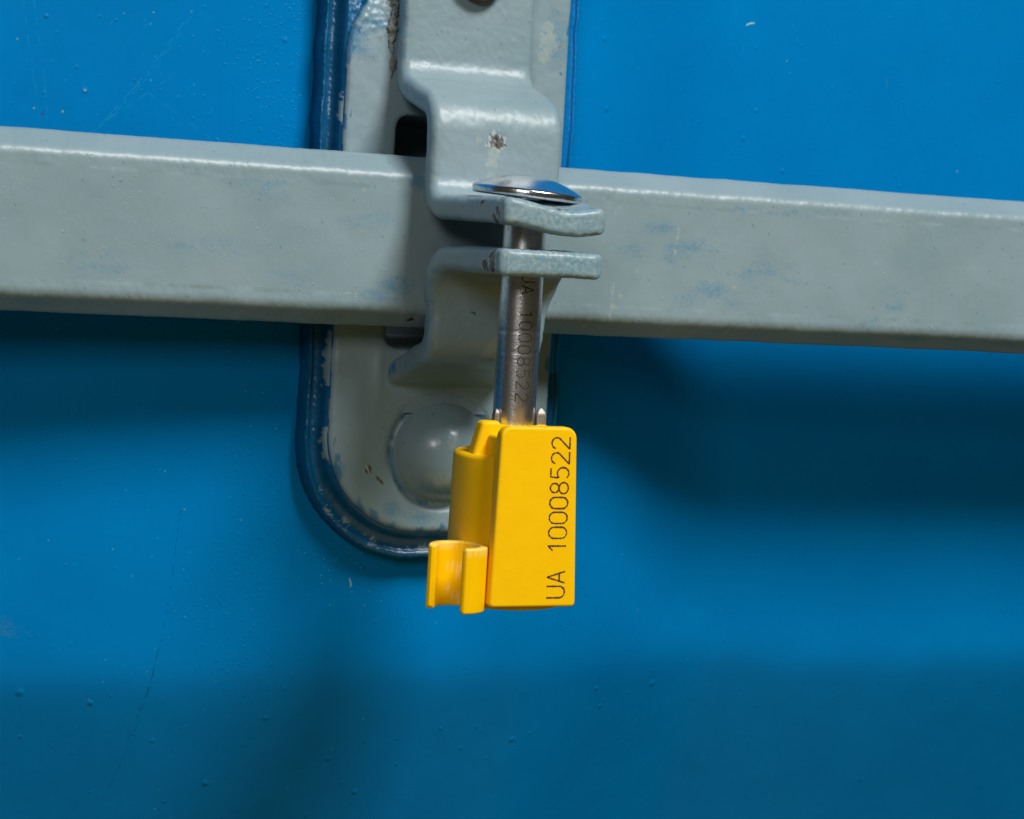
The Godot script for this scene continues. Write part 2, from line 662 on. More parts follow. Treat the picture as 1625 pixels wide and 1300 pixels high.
	# the sheet itself
	var xs := PackedFloat32Array()
	var ys := PackedFloat32Array()
	var x0 := -320.0
	while x0 < 381.0:
		xs.append(x0)
		x0 += 2.0
	var y0 := -220.0
	while y0 < 241.0:
		ys.append(y0)
		y0 += 1.5 if y0 > -90.0 and y0 < -45.0 else 3.0
	var pos := PackedVector3Array()
	for y in ys:
		for x in xs:
			pos.append(Vector3(x, y, panel_z(x, y)))
	var o := part("wall_panel", grid(pos, ys.size(), xs.size(), false, Vector3.BACK, NO_PAINT, 0, box), m_blue, self)
	o.set_meta("kind", "structure")
	o.set_meta("label", "glossy blue enamelled sheet metal with grit and a low fold")

# ------------------------------------------------------------------ keeper plate with its lower lug

const PL := -33.4
const PR := 16.6
const PB := -29.0
const PRAD := 21.5
const PTOP := 135.0

func plate_left(y: float) -> float:
	return PL + 3.6 * sstep(74.0, 84.0, y) + 0.18 * n_mid.get_noise_2d(y * 0.5, 3.0)

func plate_half(y: float) -> Vector2:      # (left x, right x) of the outline at height y
	var cut := 0.0
	var cy := PB + PRAD
	if y < cy:
		var d := cy - y
		cut = PRAD - sqrt(maxf(PRAD * PRAD - d * d, 0.0))
	return Vector2(PL + cut, PR - cut)

func edge_distance(x: float, y: float) -> float:
	var cy := PB + PRAD
	var l := plate_left(y)
	if y >= cy:
		return minf(x - l, PR - x)
	if x < PL + PRAD:
		return PRAD - Vector2(x - PL - PRAD, y - cy).length()
	if x > PR - PRAD:
		return PRAD - Vector2(x - PR + PRAD, y - cy).length()
	return y - PB

func slot_distance(x: float, y: float) -> float:     # negative inside the lanced opening
	var q := Vector2(absf(x - CX) - (13.3 - 2.6), absf(y - 35.2) - (24.4 - 2.6))
	return Vector2(maxf(q.x, 0.0), maxf(q.y, 0.0)).length() + minf(maxf(q.x, q.y), 0.0) - 2.6

func plate_z(x: float, y: float) -> float:
	var d := maxf(edge_distance(x, y), 0.0)
	var z := PLATE_Z
	var r := 1.6
	if d < r:
		z -= r - sqrt(maxf(r * r - (r - d) * (r - d), 0.0))
	var s := slot_distance(x, y)
	z -= 30.0 * sstep(0.10, -0.75, s) + 0.35 * sstep(1.1, 0.1, s)
	z += 0.16 * n_mid.get_noise_2d(x * 0.5, y * 0.5)
	# the top of the plate is hammered back
	z -= 1.8 * sstep(76.0, 86.0, y + 0.25 * (x + 20.0)) * sstep(-18.0, -27.0, x)
	z += (0.26 * n_warp.get_noise_2d(x * 0.5, y * 0.7)) * sstep(73.0, 79.0, y) * sstep(-20.0, -26.0, x)
	# a dished ring round the rivet and a pressed crease by the lug
	var rv := Vector2(x + 7.6, y + 11.4).length()
	z -= 1.2 * exp(-pow((rv - 11.5) / 1.1, 2.0))
	z += 0.5 * exp(-pow((x + 23.0) / 1.3, 2.0)) * sstep(-6.0, 6.0, y) * sstep(14.0, 6.0, y)
	return z

func plate_color(p: Vector3, _n: Vector3) -> Color:
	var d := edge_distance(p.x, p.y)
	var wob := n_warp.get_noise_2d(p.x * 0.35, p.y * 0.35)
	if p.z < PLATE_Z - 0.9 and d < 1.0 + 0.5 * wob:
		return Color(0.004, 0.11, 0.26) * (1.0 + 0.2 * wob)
	var c := grey_paint(p, _plate_scuffs, _plate_chips)
	if d < 1.5 + 1.2 * wob and n_mid.get_noise_2d(p.x * 0.8, p.y * 0.3 + 40.0) > 0.27:
		c = c.lerp(Color(0.01, 0.13, 0.28), 0.7)
	var rv := Vector2(p.x + 7.6, p.y + 11.4).length()
	if rv < 11.9 + 1.0 * wob and rv > 10.0 and n_mid.get_noise_2d(p.x * 0.4, p.y * 0.4) > -0.25:
		c = c.lerp(Color(0.02, 0.15, 0.32), 0.65)
	return c

var _plate_scuffs := [[Vector3(-11.6, -26.0, 10), Vector3(4.0, 2.0, 9), 0.95], [Vector3(-18.5, -23.6, 10), Vector3(3.2, 3.0, 9), 0.85], [Vector3(-30.5, -15.0, 10), Vector3(2.0, 3.0, 9), 0.7], [Vector3(-31.5, 74.5, 10), Vector3(5, 4.5, 9), 0.9], [Vector3(-28, 79, 10), Vector3(6, 5, 9), 0.75], [Vector3(13, 78, 10), Vector3(5, 9, 9), 0.55], [Vector3(-27, 72.5, 10), Vector3(5, 3, 9), 0.5], [Vector3(-8, -24, 10), Vector3(14, 5, 9), 0.3]]
var _plate_chips := [[Vector3(-24.7, -15.4, 10.5), 0.45, 0], [Vector3(-23.9, -15.3, 10.5), 0.5, 0], [Vector3(-21.2, -17.8, 10.5), 0.4, 0], [Vector3(-21.9, -17.2, 10.5), 0.25, 0], [Vector3(11.2, 80.5, 10.5), 1.6, 3], [Vector3(11.6, 77.5, 10.5), 2.2, 3], [Vector3(10.6, 74.6, 10.5), 1.5, 3]]

# points of the plate's outline with their outward normals, from the top left round to the top right
func outline(off: float) -> Array:
	var out := []
	var y := PTOP
	var cy := PB + PRAD
	while y > cy:
		out.append([Vector2(PL - off, y), Vector2.LEFT])
		y -= 1.0
	for k in 61:
		var a := PI + PI * 0.5 * k / 60.0
		out.append([Vector2(PL + PRAD, cy) + Vector2(cos(a), sin(a)) * (PRAD + off), Vector2(cos(a), sin(a))])
	for k in range(1, 8):
		out.append([Vector2(lerpf(PL + PRAD, PR - PRAD, k / 8.0), PB - off), Vector2(0, -1)])
	for k in 61:
		var a := PI * 1.5 + PI * 0.5 * k / 60.0
		out.append([Vector2(PR - PRAD, cy) + Vector2(cos(a), sin(a)) * (PRAD + off), Vector2(cos(a), sin(a))])
	y = cy + 1.0
	while y < PTOP:
		out.append([Vector2(PR + off, y), Vector2.RIGHT])
		y += 1.0
	return out

func bead_color(p: Vector3, _n: Vector3) -> Color:
	var v := n_mid.get_noise_3dv(p * 0.6)
	var f := n_fine.get_noise_3dv(p)
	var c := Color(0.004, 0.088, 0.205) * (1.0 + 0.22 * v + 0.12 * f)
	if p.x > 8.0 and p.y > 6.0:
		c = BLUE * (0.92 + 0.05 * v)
	var d := -edge_distance(p.x, p.y)
	# grey paint slopped over the inner shoulder, and worn pale along the lip
	var slop := n_warp.get_noise_3dv(p * 0.5) * 2.5
	if p.x < CX and d < 0.75 + 0.12 * slop and ((p.y + slop > 2.0 and p.y + slop < 13.0) or (p.y + slop > -14.0 and p.y + slop < -7.0) or (p.y + slop > 57.0 and p.y + slop < 63.0)):
		c = GREY * 0.9
	if d > 3.0 and d < 5.2 and p.z > 5.3 and p.y < -14.0 and 0.6 * f + 1.5 * v > 0.3:
		c = c.lerp(Color(0.36, 0.46, 0.47), 0.5)
	c.a = 1.0
	return c

func _keeper() -> void:
	var t := thing("keeper_plate", "grey painted keeper plate with rounded foot and domed rivet, fixed to blue panel", "keeper plate")
	# the plate: a sheet with softened edge, a lanced slot and walls down to the panel
	var us := PackedFloat32Array()
	var nx := 150
	for i in nx + 1:
		var u := float(i) / nx
		us.append(0.5 - 0.5 * cos(PI * u) if u < 0.0 else lerpf(u, 0.5 - 0.5 * cos(PI * u), 0.55))
	var ys := PackedFloat32Array()
	for k in 40:
		ys.append(PB + PRAD * (1.0 - cos(PI * 0.5 * k / 40.0)))
	var y := PB + PRAD
	while y < 90.0:
		ys.append(y)
		y += 0.36
	while y < PTOP:
		ys.append(y)
		y += 2.0
	var pos := PackedVector3Array()
	var skirt := PackedVector3Array()
	for yy in ys:
		var lr := plate_half(yy)
		for u in us:
			var x := lerpf(lr.x, lr.y, u)
			pos.append(Vector3(x, yy, plate_z(x, yy)))
	var plate := part("plate", grid(pos, ys.size(), us.size(), false, Vector3.BACK, plate_color, 0), m_grey, t)
	plate.set_meta("label", "grey plate face with rubbed blue paint")
	var ol := outline(0.0)
	for k in 3:
		for o in ol:
			skirt.append(Vector3(o[0].x, o[0].y, [PLATE_Z - 1.6, 6.0, -3.0][k]))
	var sk_paint := func(p: Vector3, n: Vector3) -> Color: return bead_color(p, n)
	part("plate_edge", grid(skirt, 3, ol.size(), false, Vector3.LEFT, sk_paint, 0), m_bead, t)
	# the sealing lip that runs round the plate
	var prof := [Vector2(-0.15, 9.2), Vector2(0.25, 9.0), Vector2(0.55, 8.5), Vector2(0.75, 7.7), Vector2(0.9, 6.8), Vector2(1.2, 6.1), Vector2(1.7, 5.7), Vector2(2.2, 5.5), Vector2(2.5, 5.45), Vector2(2.7, 5.5), Vector2(2.85, 5.62), Vector2(3.0, 5.8), Vector2(3.15, 5.98), Vector2(3.3, 6.1), Vector2(3.48, 6.09), Vector2(3.65, 6.0), Vector2(3.82, 5.8), Vector2(3.95, 5.5), Vector2(4.1, 4.6), Vector2(4.1, 3.0), Vector2(4.0, 1.2), Vector2(4.3, 0.4), Vector2(4.4, -4.0)]
	var bp := PackedVector3Array()
	var fine_ol := []
	for k in ol.size() - 1:
		for q in 3:
			var a: Vector2 = ol[k][0]
			var b: Vector2 = ol[k + 1][0]
			var na: Vector2 = ol[k][1]
			var nb: Vector2 = ol[k + 1][1]
			fine_ol.append([a.lerp(b, q / 3.0), na.lerp(nb, q / 3.0).normalized()])
	for q in prof:
		for o in fine_ol:
			var pt: Vector2 = o[0]
			var w := 0.35 * n_mid.get_noise_2d(pt.x * 0.25, pt.y * 0.25) + 0.10 * n_warp.get_noise_3d(pt.x, pt.y, q.x * 2.0)
			var p2: Vector2 = pt + o[1] * (q.x * (1.0 + 0.3 * w + 0.55 * maxf(0.0, -o[1].y)))
			bp.append(Vector3(p2.x, p2.y, q.y + w * sstep(0.0, 1.0, q.x)))
	var bead := part("sealing_lip", grid(bp, prof.size(), fine_ol.size(), false, Vector3.BACK, bead_color, 0), m_bead, t)
	bead.set_meta("label", "dark blue painted sealing lip round the plate with worn patches")
	# the rivet
	var rp := [Vector2(11.0, -0.9), Vector2(10.75, -0.35), Vector2(10.55, 0.0), Vector2(10.4, 0.5), Vector2(10.2, 1.0)]
	var R := 11.1
	for k in 26:
		var a := deg_to_rad(lerpf(66.0, 2.0, k / 25.0))
		rp.append(Vector2(R * sin(a), R * cos(a) - R * cos(deg_to_rad(66.0)) + 1.0))
	var m_rivet: StandardMaterial3D = m_grey.duplicate()
	m_rivet.roughness = 0.24
	var rivet_chips := [[Vector3(-9.5, -16.5, 15.5), 2.0, 3], [Vector3(-14.5, -15.2, 13.5), 0.8, 3], [Vector3(-8.0, -9.0, 16.5), 1.6, 3]]
	var rivet_scuffs := [[Vector3(-10, -19, 13), Vector3(6, 3, 5), 0.6], [Vector3(-9.0, -15.5, 16), Vector3(2, 2, 4), 0.5]]
	part("rivet", lathe(rp, Vector3(-7.6, -11.4, PLATE_Z), Vector3.BACK, 120, func(p: Vector3, _n: Vector3) -> Color: return grey_paint(p, rivet_scuffs, rivet_chips), 0.08), m_rivet, t)
	# the lug lanced out of the plate: under the bar, up in front of it, then forward
	var path := rounded_path([Vector2(-3, 7.6), Vector2(4.6, 7.9), Vector2(12.6, 33.5), Vector2(31.0, 33.5), Vector2(31.2, 67.4)], [0, 4.5, 5.5, 11.0, 0], 0.36)
	var lug_w := func(q: Vector2, e: float) -> Vector2:
		var hw := 12.6
		hw += 1.6 * sstep(18.0, 28.0, q.x) * sstep(28.0, 33.0, q.y)
		hw -= 3.6 * sstep(37.0, 64.0, q.y)
		if e < 1.4:
			hw -= 1.4 - sqrt(maxf(1.96 - (1.4 - e) * (1.4 - e), 0.0))
		return Vector2(CX, hw)
	var lug_dent := func(p: Vector3, n: Vector3) -> Vector3:
		var v := 0.22 * n_mid.get_noise_3dv(p * 0.5) + 0.06 * n_warp.get_noise_3dv(p * 0.6)
		if p.z > 60.0:
			v += 0.09 * n_warp.get_noise_3dv(p * 0.7)
		return n * v + Vector3(0.25 * n_mid.get_noise_2d(p.y * 0.6, p.z * 0.6), 0, (0.25 * n_mid.get_noise_2d(p.x * 0.6, 9.0) + 0.06 * n_warp.get_noise_2d(p.x * 0.6, p.y * 0.6)) if p.z > 65.0 else 0.0)
	var lug_scuffs := [[Vector3(-21.5, 17, 34), Vector3(1.6, 8, 5), 0.85], [Vector3(-21, 10, 24), Vector3(2, 5, 9), 0.7], [Vector3(-4, 31, 66), Vector3(9, 3, 4), 0.62], [Vector3(-15, 22, 36), Vector3(5, 4, 3), 0.35], [Vector3(-20.8, 24, 35), Vector3(1.2, 8, 4), 0.6]]
	var lug_chips := [[Vector3(-19.0, 31.7, 62.5), 1.7, 0], [Vector3(-20.0, 30.2, 60.0), 1.5, 0], [Vector3(-18.7, 30.4, 63.2), 1.4, 0], [Vector3(-15.6, 33.4, 65.3), 1.2, 0], [Vector3(-20.6, 6.9, 14.0), 1.4, 2], [Vector3(-21.2, 5.8, 12.0), 0.8, 2], [Vector3(-12, 20, 36), 0.35, 0], [Vector3(-2.0, 16, 36), 2.2, 3], [Vector3(-6, 12.5, 35), 2.6, 3]]
	var lug := part("lug", strap(path, 5.0, 1.9, lug_w, lug_dent, func(p: Vector3, _n: Vector3) -> Color: return grey_paint(p, lug_scuffs, lug_chips), 76), m_grey, t)
	lug.set_meta("label", "grey lug bent out of the plate below the bar, chipped at its corner")
	# crusted weld where the hasp was once tacked to the plate
	var wp := PackedVector3Array()
	for k in 150:
		var wy := lerpf(67.0, 100.0, k / 149.0)
		var rr := 0.55 + 0.35 * n_warp.get_noise_1d(wy * 0.45) + 0.4 * n_mid.get_noise_1d(wy * 0.8)
		for j in 18:
			var a := TAU * j / 18.0
			var p := Vector3(-23.7 + 0.8 * n_mid.get_noise_1d(wy * 0.5 + 50.0), wy, PLATE_Z + 0.15) + Vector3(cos(a) * 1.2, 0, sin(a) * 0.9) * maxf(rr, 0.12) * clampf(minf(k, 149 - k) / 12.0, 0.02, 1.0)
			wp.append(p + Vector3(0.8, 0.6, 0.8) * n_warp.get_noise_3dv(p * 0.8) * 0.45)
	var weld_col := func(p: Vector3, _n: Vector3) -> Color:
		var f := n_warp.get_noise_3dv(p * 1.2)
		var c := GREY * 0.8
		if f + 0.4 * n_fine.get_noise_3dv(p) > 0.05:
			c = Color(0.15, 0.125, 0.11) * (1.0 + 0.6 * f)
		return c
	part("weld_crust", grid(wp, 150, 18, true, Vector3.ZERO, weld_col, 2), m_rust, t)

# ------------------------------------------------------------------ locking bar

func _bar() -> void:
	var xs := PackedFloat32Array()
	var x := -330.0
	while x < 390.0:
		xs.append(x)
		x += 0.32 if x > -116.0 and x < 140.0 else 4.0
	# section (height, depth): flat front with softly broken upper and lower edges
	var loop := round_corners([Vector2(46.9, 28.0), Vector2(50.7, 22.4), Vector2(50.7, 11.0), Vector2(15.5, 11.0), Vector2(15.5, 22.4), Vector2(19.2, 28.0)], [2.4, 3.2, 1.5, 1.5, 3.2, 3.0])
	var rr := PackedVector2Array()
	for k in loop.size():
		var a := loop[k]
		var b := loop[(k + 1) % loop.size()]
		var m := maxi(1, int(a.distance_to(b) / (0.36 if a.y > 20.0 else 3.0)))
		for q in m:
			rr.append(a.lerp(b, float(q) / m))
	var pos := PackedVector3Array()
	for xx in xs:
		for q in rr:
			var p := Vector3(xx, q.x, q.y)
			var v := 0.16 * n_low.get_noise_3dv(p * 1.3) + 0.05 * n_mid.get_noise_3dv(p * 0.4)
			# thick paint along the edges: runs and dimples
			v += (0.20 * n_mid.get_noise_3d(p.x * 0.4, p.y * 0.25, 3.0) + 0.05 * n_warp.get_noise_2d(p.x * 0.6, p.y * 0.3)) * (1.0 if absf(q.x - 33.0) > 11.0 else 0.2)
			p.z += v
			p.y += 0.005 * (35.0 - xx)      # the bar hangs a little lower at its right end
			p.y += v * signf(q.x - 33.0) * 0.6
			pos.append(p)
	var sc := []
	for a in [[-55, 42.5, 11, 3.2, 0.55], [-48, 40.3, 6, 2, 0.6], [-66, 45.5, 9, 2.2, 0.5], [-83, 26, 13, 4, 0.38], [-65, 30, 14, 4.5, 0.42], [-25, 24.5, 7, 3.2, 0.75], [-30, 22, 8, 2.5, 0.62], [-47, 25.5, 10, 4, 0.42], [-33, 37, 8, 4, 0.42], [40.5, 34.6, 16, 4.5, 0.5], [46, 25.4, 14, 4.5, 0.52], [58, 31, 14, 6, 0.42], [91.4, 25.8, 5, 5, 0.62], [87, 21, 7, 2.2, 0.6], [73, 18, 6, 1.6, 0.5], [100, 18, 16, 1.4, 0.6], [124, 17.5, 12, 1.6, 0.6], [27, 34, 8, 2.6, 0.6], [33, 38.9, 9, 3, 0.5], [60, 44, 20, 1.6, 0.5], [-22.6, 45.5, 2.4, 2.6, 0.9], [-95, 18.5, 14, 1.3, 0.5], [-38, 17.5, 12, 1.4, 0.5]]:
		sc.append([Vector3(a[0], a[1], 26), Vector3(a[2], a[3], 14), a[4]])
	var ch := [[Vector3(-22.9, 46.0, 26.5), 1.0, 0], [Vector3(-21.6, 46.2, 26.3), 1.1, 0], [Vector3(-21.5, 17.5, 25), 0.9, 0], [Vector3(-21.2, 19.5, 26.5), 0.6, 0], [Vector3(22.5, 22, 28), 0.7, 3], [Vector3(17, 17.5, 26), 1.0, 3], [Vector3(24, 24.5, 28), 0.5, 3], [Vector3(27.5, 30, 28), 0.35, 3], [Vector3(126, 41, 28), 0.3, 0], [Vector3(-34, 43.5, 28), 0.5, 3], [Vector3(51, 27.5, 28), 0.4, 3], [Vector3(36.8, 39.5, 28), 0.22, 4, Vector3(36.2, 33.8, 28)], [Vector3(23.8, 44.6, 28), 0.2, 4, Vector3(21.6, 41.8, 28)], [Vector3(22.3, 27, 28), 0.22, 4, Vector3(21.8, 19.5, 28)], [Vector3(-57, 20.5, 28), 0.2, 4, Vector3(-57.6, 17.6, 27)], [Vector3(-37, 22.5, 28), 0.2, 4, Vector3(-34.5, 22.6, 28)]]
	var o := part("locking_bar", grid(pos, xs.size(), rr.size(), true, Vector3.ZERO, func(p: Vector3, _n: Vector3) -> Color: return grey_paint(p, sc, ch), 2), m_grey, self)
	o.set_meta("label", "long grey painted steel bar running across the blue panel behind the hasp")
	o.set_meta("category", "locking bar")

# ------------------------------------------------------------------ hasp

func _hasp() -> void:
	var t := thing("hasp", "grey stepped steel hasp folded down over the locking bar, holding the seal pin", "hasp")
	var path := rounded_path([Vector2(118, 13.4), Vector2(66.2, 13.4), Vector2(60.6, 33.5), Vector2(41.0, 33.5), Vector2(40.8, 68.2)], [0, 7.2, 5.8, 6.4, 0], 0.36)
	var w := func(q: Vector2, e: float) -> Vector2:
		var hw := 14.7 - 0.5 * sstep(20.0, 34.0, q.y)
		hw -= 3.7 * sstep(36.0, 64.0, q.y)
		if e < 1.4:
			hw -= 1.4 - sqrt(maxf(1.96 - (1.4 - e) * (1.4 - e), 0.0))
		return Vector2(CX - 0.2, hw)
	var dent := func(p: Vector3, n: Vector3) -> Vector3:
		var v := 0.20 * n_mid.get_noise_3dv(p * 0.45) + 0.05 * n_warp.get_noise_3dv(p * 0.6)
		if p.z > 60.0:
			v += 0.09 * n_warp.get_noise_3dv(p * 0.7)
		# the tongue is bent down in the middle of its front edge
		var dip := -1.7 * sstep(53.0, 66.0, p.z) * sstep(-18.0, -6.0, p.x) + 0.7 * sstep(53.0, 66.0, p.z) * sstep(-5.0, 2.0, p.x)
		return n * v + Vector3(0.2 * n_mid.get_noise_2d(p.y * 0.5, p.z * 0.5), dip, (0.06 * n_warp.get_noise_2d(p.x * 0.6, p.y * 0.6)) if p.z > 65.0 else 0.0)
	var sc := [[Vector3(-5, 40, 66), Vector3(8, 3, 5), 0.6], [Vector3(-23, 80, 13), Vector3(1.4, 16, 5), 0.8], [Vector3(-22.8, 64, 18), Vector3(1.6, 5, 5), 0.7], [Vector3(-22, 48, 31), Vector3(1.4, 12, 3), 0.8], [Vector3(-20, 38.5, 45), Vector3(5, 2, 14), 0.7]]
	var ch := [[Vector3(-9.5, 54.6, 36), 1.45, 1], [Vector3(-8.6, 54.4, 36), 1.3, 1], [Vector3(-13.1, 54.8, 36), 0.7, 3], [Vector3(-9.9, 50.5, 36), 1.3, 3], [Vector3(-10.0, 47.6, 36), 1.0, 3], [Vector3(-9.6, 52.5, 36), 1.1, 3], [Vector3(-11.2, 68.6, 16.2), 0.5, 1], [Vector3(-20.6, 42.4, 57.5), 1.2, 0], [Vector3(-18.2, 40.5, 64.2), 1.4, 0], [Vector3(-18.7, 39.2, 63.0), 1.2, 0], [Vector3(-18.1, 43.0, 64.5), 0.7, 0], [Vector3(-9.8, 42.2, 66.5), 1.0, 0], [Vector3(-7.8, 41.7, 66.6), 0.9, 0], [Vector3(-6.6, 41.5, 66.6), 0.7, 0], [Vector3(-14.8, 40.6, 66.5), 0.4, 0], [Vector3(-16.2, 40.5, 66.3), 0.4, 2], [Vector3(-16.0, 42.4, 66.0), 1.2, 3]]
	part("strap", strap(path, 5.1, 2.0, w, dent, func(p: Vector3, _n: Vector3) -> Color: return grey_paint(p, sc, ch), 80), m_grey, t)
	# rusty pivot bolt at the top of the hasp
	var pr := []
	pr.append(Vector2(5.4, -0.6))
	pr.append(Vector2(5.4, 1.2))
	arc_profile(pr, Vector2(4.4, 1.8), 1.0, 0.0, 80.0, 6)
	pr.append(Vector2(3.0, 3.2))
	pr.append(Vector2(0.3, 3.5))
	part("pivot_bolt", lathe(pr, Vector3(-7.4, 89.2, 16.0), Vector3.BACK, 48, func(p: Vector3, _n: Vector3) -> Color: return RUST * (1.2 + 0.6 * n_warp.get_noise_3dv(p)), 0.15), m_rust, t)

# ------------------------------------------------------------------ bolt seal

func glyph(ch: String) -> Array:
	var arc := func(c: Vector2, rx: float, ry: float, a0: float, a1: float, n: int) -> PackedVector2Array:
		var o := PackedVector2Array()
		for k in n + 1:
			var a := deg_to_rad(lerpf(a0, a1, float(k) / n))
			o.append(c + Vector2(cos(a) * rx, sin(a) * ry))
		return o
	match ch:
		"U":
			var p := PackedVector2Array([Vector2(0, 1)])
			p.append_array(arc.call(Vector2(0.3, 0.3), 0.3, 0.3, 180.0, 360.0, 12))
			p.append(Vector2(0.6, 1))
			return [p]
		"A":
			return [PackedVector2Array([Vector2(0, 0), Vector2(0.3, 1), Vector2(0.6, 0)]), PackedVector2Array([Vector2(0.1, 0.32), Vector2(0.5, 0.32)])]
		"1":
			return [PackedVector2Array([Vector2(0.14, 0.74), Vector2(0.38, 1.0), Vector2(0.38, 0.0)])]
		"0":
			var p: PackedVector2Array = arc.call(Vector2(0.3, 0.7), 0.29, 0.3, 0.0, 180.0, 12)
			p.append_array(arc.call(Vector2(0.3, 0.3), 0.29, 0.3, 180.0, 360.0, 12))
			p.append(Vector2(0.59, 0.7))
			return [p]
		"8":
			return [arc.call(Vector2(0.3, 0.76), 0.24, 0.24, -90.0, 270.0, 18), arc.call(Vector2(0.3, 0.26), 0.29, 0.26, 90.0, 450.0, 20)]
		"5":
			var p := PackedVector2Array([Vector2(0.54, 1), Vector2(0.1, 1), Vector2(0.06, 0.56)])
			p.append_array(arc.call(Vector2(0.29, 0.32), 0.3, 0.32, 125.0, -140.0, 16))
			return [p]
		"2":
			var p: PackedVector2Array = arc.call(Vector2(0.3, 0.72), 0.28, 0.28, 170.0, -35.0, 13)
			p.append(Vector2(0.0, 0.0))
			p.append(Vector2(0.62, 0.0))
			return [p]
	return []

# strokes of lettering laid on a surface: place maps (along, up, lift) to a point in mm
func lettering(text: String, height: float, pitch: float, stroke: float, place: Callable, grain: float) -> ArrayMesh:
	var st := SurfaceTool.new()
	st.begin(Mesh.PRIMITIVE_TRIANGLES)
	var lift := 0.02
	for c in text.length():
		for line in glyph(text[c]):
			var pts := PackedVector2Array()
			for k in line.size() - 1:
				var seg: float = (line[k] as Vector2).distance_to(line[k + 1]) * height
				var m := maxi(1, int(seg / 0.16))
				for q in m:
					pts.append(line[k].lerp(line[k + 1], float(q) / m))
			pts.append(line[line.size() - 1])
			var shut: bool = pts[0].distance_to(pts[pts.size() - 1]) < 0.01
			lift = 0.032 if lift < 0.03 else 0.02
			var prev_a := Vector3.ZERO
			var prev_b := Vector3.ZERO
			for k in pts.size():
				var pa := pts[maxi(k - 1, 0)]
				var pb := pts[mini(k + 1, pts.size() - 1)]
				if shut and (k == 0 or k == pts.size() - 1):
					pa = pts[pts.size() - 2]
					pb = pts[1]
				var side := (pb - pa).orthogonal().normalized()
				var hw := stroke * 0.5 * (1.0 + grain * (0.5 * sin(k * 2.1 + c) + n_fine.get_noise_2d(k * 1.3, c * 9.0 + lift * 100.0)))
				var o := Vector2(c * pitch, 0) + pts[k] * height
				var a: Vector3 = place.call(o + side * hw, lift)
				var b: Vector3 = place.call(o - side * hw, lift)
				if k > 0:
					for v in [prev_a, prev_b, a, a, prev_b, b]:
						st.add_vertex(v * MM)
				prev_a = a
				prev_b = b
	st.generate_normals()
	return st.commit()

func steel_color(p: Vector3, _n: Vector3) -> Color:
	var f := n_fine.get_noise_3dv(p * 1.4)
	var v := n_mid.get_noise_3d(p.x * 0.6, p.y * 0.25, p.z * 0.6)
	var c := Color(0.72, 0.74, 0.77) * (1.0 + 0.10 * v + 0.14 * f)
	if f < -0.45:
		c = c * 0.75
	c.a = 1.0
	return c

func plain(_p: Vector3, _n: Vector3) -> Color:
	return Color.WHITE

# a convex outline (x, y) pushed from z0 to z1 with rounded rims
func slab(pts: PackedVector2Array, z0: float, z1: float, r: float) -> ArrayMesh:
	var n := pts.size()
	var nrm := PackedVector2Array()
	for k in n:
		var d := (pts[(k + 1) % n] - pts[(k + n - 1) % n]).normalized()
		nrm.append(Vector2(d.y, -d.x))
	var centre := Vector2.ZERO
	for p in pts:
		centre += p / n
	if nrm[0].dot(pts[0] - centre) < 0.0:
		for k in n:
			nrm[k] = -nrm[k]
	var rings := []
	for k in 7:
		var a := PI * 0.5 * k / 6.0
		rings.append(Vector2(r - r * sin(a), z0 + r - r * cos(a)))
	for k in 7:
		var a := PI * 0.5 * k / 6.0
		rings.append(Vector2(r - r * cos(a), z1 - r + r * sin(a)))
	var pos := PackedVector3Array()
	for q in rings:
		for k in n:
			var p: Vector2 = pts[k] - nrm[k] * q.x
			pos.append(Vector3(p.x, p.y, q.y))
	return grid(pos, rings.size(), n, true, Vector3.ZERO, NO_PAINT, 2)

func round_corners(corners: Array, radii: Array) -> PackedVector2Array:
	var out := PackedVector2Array()
	var n := corners.size()
	for k in n:
		var p: Vector2 = corners[k]
		var a: Vector2 = (corners[(k + n - 1) % n] - p).normalized()
		var b: Vector2 = (corners[(k + 1) % n] - p).normalized()
		var half := acos(clampf(a.dot(b), -1.0, 1.0)) * 0.5
		var r: float = radii[k]
		var c := p + (a + b).normalized() * (r / sin(half))
		var v0 := p + a * (r / tan(half)) - c
		var v1 := p + b * (r / tan(half)) - c
		var turn := v0.angle_to(v1)
		for i in 11:
			out.append(c + v0.rotated(turn * i / 10.0))
	return out

